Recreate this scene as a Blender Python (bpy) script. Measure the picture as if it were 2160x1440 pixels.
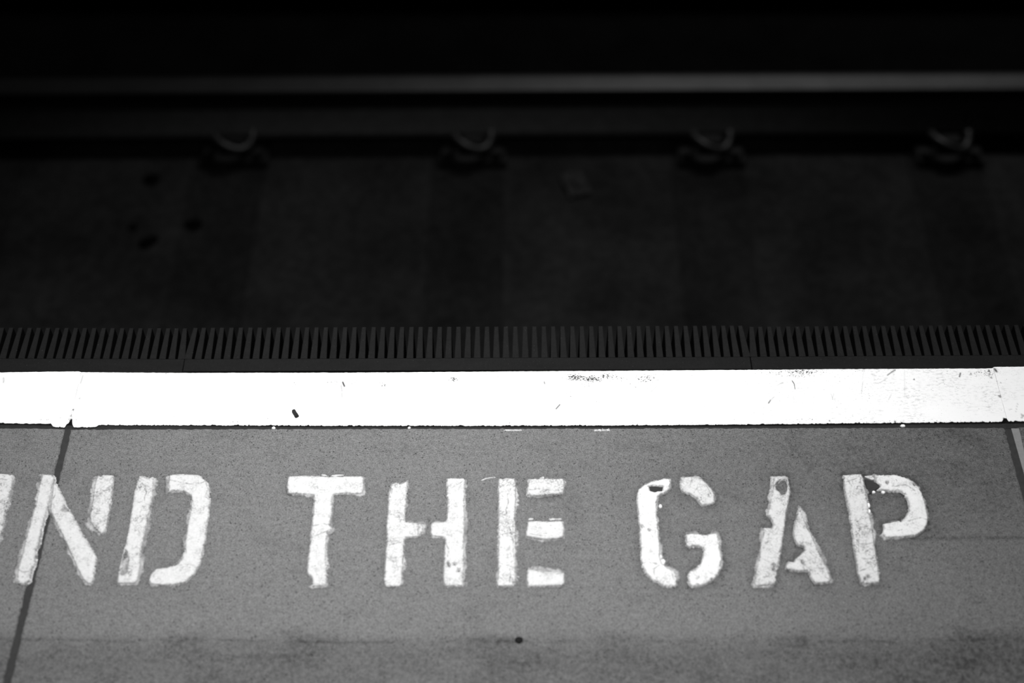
import bpy, bmesh, math, random
import numpy as np
from mathutils import Vector

random.seed(7)
rng = np.random.default_rng(11)
S = bpy.context.scene
C = S.collection
for o in list(bpy.data.objects):
    bpy.data.objects.remove(o)

# ------------------------------------------------------------------ camera
CAM_H = 1.5
FPX = 3000.0
TH = math.radians(51.58)
cd = bpy.data.cameras.new('camera')
cd.sensor_width = 36.0
cd.lens = 50.0
cd.dof.use_dof = True
cd.dof.focus_distance = 1.865
cd.dof.aperture_fstop = 2.0
cam = bpy.data.objects.new('camera', cd)
C.objects.link(cam)
cam.location = (0, 0, CAM_H)
cam.rotation_euler = (math.radians(90) - TH, 0, 0)
S.camera = cam

# ------------------------------------------------------------------ world, light, exposure
w = bpy.data.worlds.new('world')
S.world = w
w.use_nodes = True
w.node_tree.nodes['Background'].inputs[0].default_value = (1, 1, 1, 1)
w.node_tree.nodes['Background'].inputs[1].default_value = 0.012
S.view_settings.view_transform = 'Standard'
S.view_settings.look = 'None'
S.view_settings.gamma = 1.0
S.view_settings.use_curve_mapping = False
S.view_settings.exposure = 0.0

LAMP = (-0.14, 1.0, 2.5)          # the unseen tube lamp of the platform
LAMP_POWER = 12.2
LAMP_SPREAD = 62.0
TRACK_LAMP = (1.3, 5.33, 2.9)    # tube lamp on the far tunnel wall
TRACK_POWER = 92.0


# ------------------------------------------------------------------ geometry helpers
def at(x, y, z=0.0):
    """point on the horizontal plane z that the photograph shows at pixel x, y"""
    u = (x - 1080.0) / FPX
    v = (720.0 - y) / FPX
    dx = u
    dy = v * math.sin(TH) + math.cos(TH)
    dz = v * math.cos(TH) - math.sin(TH)
    t = (z - CAM_H) / dz
    return Vector((dx * t, dy * t, z))


def proj(P):
    P = np.asarray(P, float)
    rx, ry, rz = P[..., 0], P[..., 1], P[..., 2] - CAM_H
    d = ry * math.cos(TH) - rz * math.sin(TH)
    up = ry * math.sin(TH) + rz * math.cos(TH)
    return 1080 + FPX * rx / d, 720 - FPX * up / d


def lattice(x, y, seed):
    h = np.sin(x * 127.1 + y * 311.7 + seed * 74.7) * 43758.5453
    return h - np.floor(h)


def vnoise(x, y, seed=0.0):
    x = np.asarray(x, float); y = np.asarray(y, float)
    xi, yi = np.floor(x), np.floor(y)
    fx, fy = x - xi, y - yi
    fx = fx * fx * (3 - 2 * fx); fy = fy * fy * (3 - 2 * fy)
    a = lattice(xi, yi, seed); b = lattice(xi + 1, yi, seed)
    c = lattice(xi, yi + 1, seed); d = lattice(xi + 1, yi + 1, seed)
    return (a * (1 - fx) + b * fx) * (1 - fy) + (c * (1 - fx) + d * fx) * fy


def fbm(x, y, seed=0.0, oct=4):
    s, a, t = 0.0, 0.5, 0.0
    for k in range(oct):
        s = s + a * vnoise(np.asarray(x) * 2 ** k, np.asarray(y) * 2 ** k, seed + k)
        t += a; a *= 0.5
    return s / t


def sstep(a, b, x):
    t = np.clip((np.asarray(x, float) - a) / (b - a), 0, 1)
    return t * t * (3 - 2 * t)


def mesh_obj(name, verts, faces, mats, parent=None, smooth=False, loc=None):
    me = bpy.data.meshes.new(name)
    me.from_pydata([tuple(v) for v in verts], [], faces)
    me.update()
    if not isinstance(mats, (list, tuple)):
        mats = [mats]
    for m in mats:
        me.materials.append(m)
    if smooth:
        me.polygons.foreach_set('use_smooth', [True] * len(me.polygons))
    o = bpy.data.objects.new(name, me)
    C.objects.link(o)
    if parent:
        o.parent = parent
    if loc:
        o.location = loc
    return o


def empty(name, loc=(0, 0, 0)):
    o = bpy.data.objects.new(name, None)
    o.empty_display_size = 0.05
    C.objects.link(o)
    o.location = loc
    return o


def tag(o, label=None, cat=None, group=None, kind=None):
    if label: o['label'] = label
    if cat: o['category'] = cat
    if group: o['group'] = group
    if kind: o['kind'] = kind
    return o


def box_data(x0, x1, y0, y1, z0, z1, bev=0.0):
    b = bev
    if b <= 0:
        v = [(x0, y0, z0), (x1, y0, z0), (x1, y1, z0), (x0, y1, z0),
             (x0, y0, z1), (x1, y0, z1), (x1, y1, z1), (x0, y1, z1)]
        f = [(0, 3, 2, 1), (4, 5, 6, 7), (0, 1, 5, 4), (1, 2, 6, 5), (2, 3, 7, 6), (3, 0, 4, 7)]
        return v, f
    v = [(x0, y0, z0), (x1, y0, z0), (x1, y1, z0), (x0, y1, z0),
         (x0, y0, z1 - b), (x1, y0, z1 - b), (x1, y1, z1 - b), (x0, y1, z1 - b),
         (x0 + b, y0 + b, z1), (x1 - b, y0 + b, z1), (x1 - b, y1 - b, z1), (x0 + b, y1 - b, z1)]
    f = [(0, 3, 2, 1), (8, 9, 10, 11)]
    for k in range(4):
        n = (k + 1) % 4
        f.append((k, n, n + 4, k + 4))
        f.append((k + 4, n + 4, n + 8, k + 8))
    return v, f


def grid_slab(name, P, z_bot, mat, parent, attrs=None, side_mat=None):
    """solid whose top is the grid P[rows, cols, 3]; side walls drop to z_bot"""
    R, K = P.shape[:2]
    top = P.reshape(-1, 3)
    idx = np.arange(R * K).reshape(R, K)
    q = np.stack([idx[:-1, :-1], idx[:-1, 1:], idx[1:, 1:], idx[1:, :-1]], -1).reshape(-1, 4)
    ring = np.concatenate([idx[0, :], idx[1:, -1], idx[-1, -2::-1], idx[-2:0:-1, 0]])
    n = len(ring)
    low = top[ring].copy(); low[:, 2] = z_bot
    lowi = np.arange(n) + R * K
    nx = np.roll(np.arange(n), -1)
    side = np.stack([ring[nx], ring, lowi, lowi[nx]], -1)
    V = np.concatenate([top, low])
    F = np.concatenate([q, side])
    me = bpy.data.meshes.new(name)
    me.vertices.add(len(V)); me.vertices.foreach_set('co', V.astype(np.float32).ravel())
    me.loops.add(F.size); me.loops.foreach_set('vertex_index', F.astype(np.int32).ravel())
    me.polygons.add(len(F))
    me.polygons.foreach_set('loop_start', np.arange(0, F.size, 4, dtype=np.int32))
    me.polygons.foreach_set('loop_total', np.full(len(F), 4, dtype=np.int32))
    me.update(calc_edges=True)
    me.validate()
    me.materials.append(mat)
    if side_mat:
        me.materials.append(side_mat)
        mi = np.zeros(len(me.polygons), np.int32); mi[len(q):] = 1
        me.polygons.foreach_set('material_index', mi)
    for an, arr in (attrs or {}).items():
        a = me.attributes.new(an, 'FLOAT', 'POINT')
        full = np.concatenate([arr.ravel(), arr.ravel()[ring]]).astype(np.float32)
        a.data.foreach_set('value', full)
    o = bpy.data.objects.new(name, me)
    C.objects.link(o)
    if parent: o.parent = parent
    return o


# ------------------------------------------------------------------ materials
class NT:
    def __init__(s, name):
        s.m = bpy.data.materials.new(name)
        s.m.use_nodes = True
        s.t = s.m.node_tree
        s.b = s.t.nodes['Principled BSDF']
        s.pos = s.t.nodes.new('ShaderNodeNewGeometry').outputs['Position']

    def node(s, typ, **kw):
        n = s.t.nodes.new(typ)
        for k, v in kw.items():
            setattr(n, k, v)
        return n

    def put(s, sock, val):
        if hasattr(val, 'is_output'):
            s.t.links.new(val, sock)
        else:
            sock.default_value = val

    def math(s, op, a, b=0.0, c=0.0, clamp=False):
        n = s.node('ShaderNodeMath', operation=op, use_clamp=clamp)
        for i, v in enumerate((a, b, c)):
            s.put(n.inputs[i], v)
        return n.outputs[0]

    def noise(s, scale, detail=3.0, rough=0.55, vec=None, dist=0.0):
        n = s.node('ShaderNodeTexNoise')
        s.put(n.inputs['Vector'], vec if vec is not None else s.pos)
        n.inputs['Scale'].default_value = scale
        n.inputs['Detail'].default_value = detail
        n.inputs['Roughness'].default_value = rough
        n.inputs['Distortion'].default_value = dist
        return n.outputs['Fac']

    def voro(s, scale, feature='F1', vec=None):
        n = s.node('ShaderNodeTexVoronoi', feature=feature)
        s.put(n.inputs['Vector'], vec if vec is not None else s.pos)
        n.inputs['Scale'].default_value = scale
        return n.outputs['Distance']

    def stretch(s, sx, sy, sz=1.0, off=(0, 0, 0)):
        n = s.node('ShaderNodeMapping')
        s.put(n.inputs['Vector'], s.pos)
        n.inputs['Scale'].default_value = (sx, sy, sz)
        n.inputs['Location'].default_value = off
        return n.outputs[0]

    def range(s, v, a, b, c=0.0, d=1.0, smooth=True):
        n = s.node('ShaderNodeMapRange', interpolation_type='SMOOTHSTEP' if smooth else 'LINEAR')
        s.put(n.inputs['Value'], v)
        for i, x in enumerate((a, b, c, d)):
            s.put(n.inputs[i + 1], x)
        return n.outputs[0]

    def attr(s, name):
        return s.node('ShaderNodeAttribute', attribute_name=name).outputs['Fac']

    def grey(s, val):
        n = s.node('ShaderNodeCombineColor')
        for i in range(3):
            s.put(n.inputs[i], val)
        s.t.links.new(n.outputs[0], s.b.inputs['Base Color'])

    def bump(s, h, strength=0.3, dist=0.001):
        n = s.node('ShaderNodeBump')
        s.put(n.inputs['Height'], h)
        n.inputs['Strength'].default_value = strength
        n.inputs['Distance'].default_value = dist
        s.t.links.new(n.outputs[0], s.b.inputs['Normal'])

    def surf(s, rough=0.8, spec=0.2, metal=0.0):
        s.put(s.b.inputs['Roughness'], rough)
        s.b.inputs['Specular IOR Level'].default_value = spec
        s.b.inputs['Metallic'].default_value = metal
        return s.m


def mat_concrete():
    n = NT('platform_concrete')
    g1 = n.noise(640, 2.5, 0.7)
    g2 = n.noise(190, 3.0, 0.6)
    g3 = n.noise(38, 4.0, 0.6)
    g4 = n.noise(7, 4.0, 0.55)
    v = n.math('MULTIPLY_ADD', n.math('SUBTRACT', g1, 0.5), 0.34, 0.142)
    v = n.math('MULTIPLY_ADD', n.math('SUBTRACT', g2, 0.5), 0.13, v)
    v = n.math('MULTIPLY_ADD', n.math('SUBTRACT', g3, 0.5), 0.03, v)
    v = n.math('MULTIPLY_ADD', n.math('SUBTRACT', g4, 0.5), 0.018, v)
    # air holes and dark grit
    pit = n.math('SUBTRACT', 1.0, n.range(n.voro(300), 0.16, 0.36))
    pit = n.math('MULTIPLY', pit, n.range(n.noise(210, 2.0, 0.6, n.stretch(1, 1, 1, (3.1, 1.7, 0))), 0.44, 0.57))
    pit = n.math('MULTIPLY', pit, n.range(n.noise(45, 2), 0.30, 0.60, 0.25, 1.0))
    v = n.math('MULTIPLY', v, n.math('MULTIPLY_ADD', pit, -0.72, 1.0))
    lite = n.range(n.noise(420, 1.0, 0.5, n.stretch(1, 1, 1, (9.3, 4.2, 0))), 0.70, 0.76)
    v = n.math('MULTIPLY_ADD', lite, 0.06, v)
    # ingrained dirt and painted-in light falloff, mottled
    d = n.attr('stain_and_shade')
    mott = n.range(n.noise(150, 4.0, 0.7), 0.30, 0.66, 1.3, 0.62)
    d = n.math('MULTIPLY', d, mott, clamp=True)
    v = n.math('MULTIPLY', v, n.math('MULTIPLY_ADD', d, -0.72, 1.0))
    v = n.math('MAXIMUM', v, 0.012)
    n.grey(v)
    n.bump(n.math('ADD', g1, n.math('MULTIPLY', pit, -0.8)), 0.35, 0.0007)
    return n.surf(0.85, 0.15)


def mat_white_edge():
    n = NT('white_edge_paint')
    W = n.attr('scuff')
    M = n.attr('mark')
    fine = n.noise(430, 3.0, 0.6, n.stretch(0.8, 1.25, 1))
    cur = n.noise(760, 1.5, 0.5, n.stretch(0.7, 1.2, 1, (2.0, 5.0, 0)), 0.6)
    thr = n.math('MULTIPLY_ADD', W, -0.26, 0.725)
    chip = n.range(n.math('SUBTRACT', fine, thr), 0.0, 0.035)
    chip2 = n.range(n.math('SUBTRACT', cur, n.math('MULTIPLY_ADD', W, -0.22, 0.735)), 0.0, 0.04)
    a = n.math('MAXIMUM', chip, n.math('MULTIPLY', chip2, 0.6))
    a = n.math('MAXIMUM', a, M, clamp=True)
    base = n.math('MULTIPLY_ADD', n.noise(60, 4.0, 0.65, n.stretch(0.5, 1.5, 1)), 0.06, 0.84)
    dull = n.math('MULTIPLY', n.range(n.noise(260, 4.0, 0.7, n.stretch(0.6, 1.3, 1)), 0.46, 0.72), n.range(n.noise(22, 4, 0.6), 0.35, 0.65))
    dull = n.math('MULTIPLY', dull, n.attr('dull'))
    base = n.math('MULTIPLY_ADD', dull, -0.30, base)
    mix = n.node('ShaderNodeMix')
    n.put(mix.inputs[0], a); n.put(mix.inputs[2], base); n.put(mix.inputs[3], 0.03)
    n.grey(mix.outputs[0])
    n.bump(n.noise(90, 3), 0.12, 0.001)
    return n.surf(0.6, 0.25)


def mat_letter(name, base=0.70, crack=0.0, grime=0.35, crack_scale=95, low=0.0):
    n = NT(name)
    g = n.noise(60, 4.0, 0.65)
    f = n.noise(300, 3.0, 0.6)
    v = n.math('MULTIPLY_ADD', n.math('SUBTRACT', f, 0.5), 0.20, base)
    gr = n.math('MULTIPLY', n.range(g, 0.44, 0.68), n.range(n.noise(480, 2.0, 0.6), 0.36, 0.66))
    v = n.math('MULTIPLY', v, n.math('MULTIPLY_ADD', gr, -grime, 1.0))
    sp = n.range(n.noise(360, 1.0, 0.5, n.stretch(1, 1, 1, (5, 2, 0))), 0.71, 0.76)
    v = n.math('MULTIPLY', v, n.math('MULTIPLY_ADD', sp, -0.55, 1.0))
    rim = n.math('MULTIPLY', n.attr('rim'), n.range(n.noise(260, 3.0, 0.65), 0.36, 0.62))
    v = n.math('MULTIPLY', v, n.math('MULTIPLY_ADD', rim, -0.5, 1.0))
    v = n.math('MULTIPLY', v, n.math('MULTIPLY_ADD', n.math('MULTIPLY', n.attr('crack'), n.range(n.noise(190, 2.0, 0.6), 0.36, 0.58)), -0.62, 1.0))
    if low > 0:
        v = n.math('MULTIPLY', v, n.range(n.noise(26, 3.0, 0.6), 0.34, 0.66, low, 1.35))
    if crack > 0:
        nz = n.node('ShaderNodeTexNoise'); n.put(nz.inputs['Vector'], n.pos)
        nz.inputs['Scale'].default_value = 85; nz.inputs['Detail'].default_value = 3
        vm = n.node('ShaderNodeVectorMath', operation='MULTIPLY_ADD')
        n.put(vm.inputs[0], nz.outputs['Color']); vm.inputs[1].default_value = (0.016,) * 3
        n.put(vm.inputs[2], n.pos)
        e = n.voro(crack_scale, 'DISTANCE_TO_EDGE', vm.outputs[0])
        ck = n.math('SUBTRACT', 1.0, n.range(e, 0.015, 0.07))
        ck = n.math('MULTIPLY', ck, n.range(n.noise(45, 3, 0.6, n.stretch(1, 1, 1, (7, 7, 0))), 0.42, 0.60))
        v = n.math('MULTIPLY', v, n.math('MULTIPLY_ADD', ck, -crack, 1.0))
    n.grey(v)
    n.bump(n.math('ADD', g, n.math('MULTIPLY', f, 0.25)), 0.5, 0.0016)
    return n.surf(0.55, 0.3)


def mat_plain(name, base, var=0.3, scale=120, rough=0.8, spec=0.15, metal=0.0, bump=0.2):
    n = NT(name)
    g = n.noise(scale, 4.0, 0.6)
    n.grey(n.math('MULTIPLY_ADD', n.math('SUBTRACT', g, 0.5), base * var * 2, base))
    n.bump(g, bump, 0.001)
    return n.surf(rough, spec, metal)


def mat_rubber():
    n = NT('dusty_rubber')
    f = n.noise(420, 3.0, 0.6, n.stretch(1, 0.6, 1))
    g = n.noise(40, 4.0, 0.6, n.stretch(0.5, 1.6, 1))
    v = n.math('MULTIPLY_ADD', n.math('SUBTRACT', f, 0.5), 0.005, 0.0096)
    v = n.math('MULTIPLY_ADD', n.math('SUBTRACT', g, 0.5), 0.005, v)
    sp = n.range(n.noise(520, 0.0, 0.5), 0.80, 0.85)
    v = n.math('MULTIPLY_ADD', sp, 0.018, v)
    n.grey(n.math('MAXIMUM', v, 0.004))
    n.bump(f, 0.2, 0.0006)
    return n.surf(0.85, 0.06)


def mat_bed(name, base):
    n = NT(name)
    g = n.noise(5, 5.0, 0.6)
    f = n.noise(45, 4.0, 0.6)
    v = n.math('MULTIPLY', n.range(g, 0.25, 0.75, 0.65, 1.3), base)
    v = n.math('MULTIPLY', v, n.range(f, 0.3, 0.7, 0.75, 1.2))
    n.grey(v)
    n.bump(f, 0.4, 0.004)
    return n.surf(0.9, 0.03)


M_CON = mat_concrete()
M_EDGE = mat_white_edge()
M_PAINT = mat_letter('white_letter_paint', 0.56)
M_PAINT2 = mat_letter('brightened_letter_paint', 0.68)  # lightened copy of the letter paint, offsets the lamp's falloff on the right
M_CRACK = mat_letter('crazed_letter_paint', 0.58, 0.60, 0.5, 150)
M_WORN = mat_letter('worn_letter_paint', 0.56, 0.30, 0.6, 120)
M_OLD = mat_letter('older_dull_letter_paint', 0.34, 0.35, 0.6, 150, 0.5)
M_DROP = mat_plain('fresh_paint_drop', 0.88, 0.03, 80, 0.4, 0.4)
M_SEAL = mat_plain('dark_joint_sealant', 0.032, 0.35, 160, 0.8, 0.15)
M_SEALD = mat_plain('old_black_sealant', 0.022, 0.4, 200, 0.8, 0.12)
M_MORT = mat_plain('pale_edge_mortar', 0.21, 0.2, 220, 0.85, 0.1)
M_RUB = mat_rubber()
M_RUBB = mat_plain('shaded_comb_side', 0.004, 0.2, 200, 0.9, 0.02)  # comb sides near black: shade between the fingers put into the colour
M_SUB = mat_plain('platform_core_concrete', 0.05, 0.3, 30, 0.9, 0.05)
M_SUB2 = mat_plain('bare_shaded_coping_side', 0.012, 0.3, 90, 0.9, 0.05)  # coping sides near black, the groove's shade painted in
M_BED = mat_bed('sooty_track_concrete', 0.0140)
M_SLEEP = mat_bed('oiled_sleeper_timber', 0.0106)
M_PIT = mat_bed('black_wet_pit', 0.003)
M_STEEL = mat_plain('worn_rail_steel', 0.030, 0.3, 14, 0.5, 0.5, 1.0, 0.1)
M_RUST = mat_plain('sooty_rail_side', 0.09, 0.35, 30, 0.7, 0.1)
M_IRON = mat_plain('sooty_iron_fastening', 0.006, 0.3, 60, 0.7, 0.1)
M_CLIP = mat_plain('dull_spring_steel', 0.016, 0.3, 60, 0.5, 0.3)
M_DARK = mat_plain('black_scrap_rubber', 0.012, 0.5, 300, 0.7, 0.2)
M_GUM = mat_plain('trodden_gum', 0.013, 0.3, 200, 0.9, 0.03)
M_STONE = mat_plain('sooty_stone', 0.002, 0.3, 60, 0.9, 0.03)
M_PAPER = mat_plain('dirty_paper', 0.024, 0.3, 30, 0.9, 0.05)
M_HOOD = mat_plain('added_dark_lamp_trough', 0.03, 0.1, 20, 0.7, 0.1)

# ------------------------------------------------------------------ ceiling, lamp
v, f = box_data(-3.0, 3.0, -1.2, 1.9, 2.82, 2.95)
tag(mesh_obj('ceiling', v, f, M_HOOD), 'dark ceiling over the platform', kind='structure')

lamp = empty('unseen_ceiling_lamp', (LAMP[0], LAMP[1], 2.82))
tag(lamp, 'unseen lamp with an added light-cutting trough, fixed under the ceiling above the white platform edge', 'lamp')
hl = 0.75
zt, ze = -0.22, -0.548
# trough: top plate and two skirts; the track-side skirt is added to cut light off the track
v, f = box_data(-hl, hl, -0.16, 0.13, zt, -0.10)
mesh_obj('housing', v, f, M_HOOD, lamp)
v, f = box_data(-hl, hl, 0.115, 0.13, ze, zt)
mesh_obj('added_light_skirt', v, f, M_HOOD, lamp)
v, f = box_data(-hl, hl, -0.16, -0.145, -0.40, zt)
mesh_obj('added_platform_side_skirt', v, f, M_HOOD, lamp)
for sx in (-0.5, 0.5):
    v, f = box_data(sx - 0.012, sx + 0.012, -0.012, 0.012, -0.10, 0.0)
    mesh_obj('added_trough_hanger', v, f, M_HOOD, lamp)
ld = bpy.data.lights.new('lamp_tube', 'AREA')
ld.shape = 'RECTANGLE'
ld.size = 0.6
ld.spread = math.radians(LAMP_SPREAD)
ld.size_y = 0.10
ld.energy = LAMP_POWER
lo = bpy.data.objects.new('lamp_tube', ld)
C.objects.link(lo)
lo.parent = lamp
lo.location = (0, 0, -0.30)

# ------------------------------------------------------------------ outlines of the painted letters
def poly_sd(X, Y, lp):
    """signed distance to a polygon, positive inside"""
    d = np.full(X.shape, 1e9); ins = np.zeros(X.shape, bool)
    n_ = len(lp)
    for i in range(n_):
        ax, ay = lp[i]; bx_, by_ = lp[(i + 1) % n_]
        dx, dy = bx_ - ax, by_ - ay
        t = np.clip(((X - ax) * dx + (Y - ay) * dy) / max(dx * dx + dy * dy, 1e-12), 0, 1)
        d = np.minimum(d, np.hypot(X - ax - t * dx, Y - ay - t * dy))
        if abs(dy) > 1e-12:
            c = ((ay > Y) != (by_ > Y)) & (X < ax + (Y - ay) / dy * dx)
            ins ^= c
    return np.where(ins, d, -d)


def cr(reg, pts):
    ox, oy, s = {1: (0, 960, 3.0), 2: (540, 960, 4.0), 3: (1000, 960, 4.0), 4: (1540, 960, 3.0)}[reg]
    return [(ox + x / s, oy + y / s) for x, y in pts]


def shift(loop, dx, dy):
    return [(x + dx, y + dy) for x, y in loop]


LET = []

# --- letter I, cut by the border
LET.append(('I', 'white painted stencil letter cut off by the left border', [
    (1, [(-50, 118), (30, 120), (75, 122), (86, 130), (72, 200), (45, 320), (20, 430), (-8, 560), (-40, 700), (-65, 808), (-190, 810),
         (-165, 690), (-120, 480), (-80, 280)], [], M_WORN, (2, 1), 0.0022)], []))
# --- N
LET.append(('N', 'white painted stencil letter N lying across the dark slab joint', [
    (1, [(272, 125), (325, 125), (336, 140), (338, 168), (326, 215), (312, 290), (300, 345), (280, 400), (262, 460), (248, 540), (240, 572),
         (222, 600), (216, 690), (196, 725), (186, 790), (165, 806), (140, 815), (122, 816), (108, 795), (115, 740), (150, 600), (180, 480),
         (205, 390), (225, 320), (250, 200)], [], M_PAINT, (-4, 0), 0.0020),
    (1, [(342, 182), (356, 190), (372, 212), (400, 265), (440, 350), (480, 420), (530, 510), (580, 590), (608, 645), (608, 690), (596, 740),
         (592, 795), (575, 812), (556, 810), (540, 795), (510, 750), (480, 690), (440, 600), (400, 510), (370, 455), (335, 385), (322, 345),
         (326, 290), (334, 240)], [[(392, 350), (404, 320), (420, 335), (438, 355), (415, 358)]], M_PAINT, (-3, 2), 0.0024),
    (1, [(618, 130), (640, 137), (652, 126), (718, 130), (712, 220), (702, 300), (690, 380), (680, 430), (664, 490), (640, 500), (605, 465),
         (572, 425), (574, 370), (584, 320), (596, 240), (604, 180)], [], M_WORN, (-5, 4), 0.0026)], []))
# --- D
LET.append(('D', 'white painted stencil letter D to the right of the slab joint', [
    (1, [(872, 158), (884, 134), (915, 136), (940, 150), (970, 138), (972, 190), (962, 260), (950, 330), (930, 420), (915, 480), (905, 540),
         (895, 600), (884, 700), (872, 790), (850, 808), (800, 812), (742, 811), (752, 740), (764, 690), (776, 640), (790, 590), (815, 480),
         (835, 350), (850, 240)], [[(768, 730), (778, 640), (790, 602), (800, 612), (812, 650), (806, 700), (798, 745), (775, 760)]],
     M_WORN, (6.5, 1), 0.0024),
    (1, [(1075, 126), (1150, 122), (1240, 127), (1275, 133), (1290, 155), (1315, 172), (1328, 205), (1330, 290), (1318, 380), (1308, 450),
         (1295, 560), (1280, 640), (1262, 695), (1225, 755), (1170, 805), (1100, 819), (1030, 820), (960, 820), (944, 792), (958, 752),
         (990, 722), (1060, 712), (1120, 692), (1152, 658), (1168, 600), (1178, 530), (1190, 450), (1205, 370), (1218, 290), (1210, 255),
         (1175, 232), (1120, 228), (1068, 230), (1066, 190), (1074, 150)], [], M_PAINT, (-4, 3), 0.0024)], []))
# --- T
LET.append(('T', 'white painted stencil letter T with a chipped lower left corner', [
    (2, [(278, 183), (340, 178), (560, 181), (600, 182), (615, 190), (632, 184), (760, 182), (890, 182), (904, 190), (905, 290), (900, 314),
         (880, 324), (760, 320), (680, 326), (650, 338), (642, 370), (640, 450), (628, 540), (620, 580), (640, 618), (632, 640), (604, 655),
         (596, 700), (588, 780), (585, 830), (590, 900), (602, 960), (600, 1020), (596, 1085), (580, 1100), (460, 1105), (456, 1096),
         (478, 1088), (472, 1050), (462, 1030), (448, 1015), (428, 1005), (440, 920), (455, 800), (465, 690), (475, 600), (485, 480),
         (494, 370), (482, 340), (400, 330), (300, 326), (275, 316), (262, 260)], [[(400, 1000), (432, 1004), (452, 1014), (470, 1040), (478, 1088), (455, 1100), (400, 1092)]], M_PAINT, (1, 2), 0.0022)],
    [('paint_sliver', [(548, 166), (575, 164), (600, 170), (606, 178), (585, 178), (560, 172)], 2),
     ('paint_sliver', [(632, 172), (680, 165), (742, 165), (742, 173), (690, 175), (640, 179)], 2)]))
# --- H
LET.append(('H', 'white painted stencil letter H with a split crossbar', [
    (2, [(1140, 246), (1165, 238), (1190, 226), (1215, 240), (1250, 238), (1270, 226), (1274, 290), (1266, 400), (1258, 480), (1255, 548),
         (1265, 566), (1300, 572), (1370, 576), (1398, 588), (1408, 610), (1396, 660), (1372, 685), (1310, 690), (1262, 692), (1250, 712),
         (1244, 800), (1240, 900), (1232, 1000), (1228, 1090), (1215, 1105), (1150, 1106), (1100, 1107), (1088, 1095), (1085, 1040),
         (1092, 920), (1098, 800), (1105, 700), (1106, 600), (1115, 450), (1122, 330), (1132, 280)], [], M_WORN, (3, -2), 0.0022),
    (2, [(1612, 202), (1650, 197), (1720, 200), (1752, 198), (1762, 212), (1758, 330), (1755, 450), (1755, 600), (1750, 760), (1750, 880),
         (1748, 1095), (1735, 1107), (1610, 1105), (1592, 1092), (1582, 1040), (1585, 960), (1590, 880), (1592, 780), (1602, 715), (1590, 695),
         (1540, 688), (1490, 685), (1476, 664), (1478, 582), (1500, 571), (1580, 570), (1605, 560), (1614, 535), (1618, 420), (1610, 330),
         (1608, 250)], [[(1700, 985), (1708, 968), (1722, 966), (1716, 985)], [(1662, 922), (1670, 912), (1686, 918), (1680, 932)],
                        [(1612, 905), (1622, 900), (1640, 930), (1632, 945), (1616, 930)]], M_PAINT, (4, 0), 0.0024)], []))
# --- E
LET.append(('E', 'white painted stencil letter E with a separate crazed stem', [
    (3, [(205, 222), (215, 202), (250, 205), (262, 197), (346, 199), (350, 250), (350, 400), (346, 500), (350, 620), (350, 700), (346, 900),
         (345, 1090), (335, 1105), (200, 1107), (196, 1090), (205, 900), (205, 700), (207, 500), (205, 300)], [], M_CRACK, (2.6, -1), 0.0028),
    (3, [(455, 206), (560, 201), (700, 203), (748, 201), (760, 222), (762, 290), (748, 320), (700, 332), (600, 342), (490, 344), (450, 332),
         (442, 300), (452, 250)], [], M_WORN, (0, 1.5), 0.0034),
    (3, [(455, 563), (530, 559), (620, 566), (700, 561), (746, 563), (758, 620), (756, 688), (720, 703), (620, 714), (560, 708), (510, 700),
         (442, 688), (447, 630)], [], M_PAINT, (0, 1.5), 0.0034),
    (3, [(452, 970), (500, 966), (560, 976), (600, 986), (700, 990), (758, 1000), (762, 1040), (755, 1090), (740, 1100), (620, 1105),
         (520, 1105), (457, 1105), (446, 1060), (449, 1010)], [], M_PAINT, (0, -6), 0.0030)],
    [('paint_sliver', [(456, 538), (480, 530), (503, 533), (498, 545), (462, 548)], 3),
     ('paint_sliver', [(628, 536), (680, 532), (738, 534), (738, 546), (640, 550)], 3),
     ('paint_sliver', [(56, 212), (90, 196), (140, 187), (182, 185), (182, 191), (140, 194), (95, 204), (62, 218)], 3),
     ('paint_sliver', [(548, 195), (575, 180), (592, 182), (592, 200), (560, 203)], 3)]))
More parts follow.
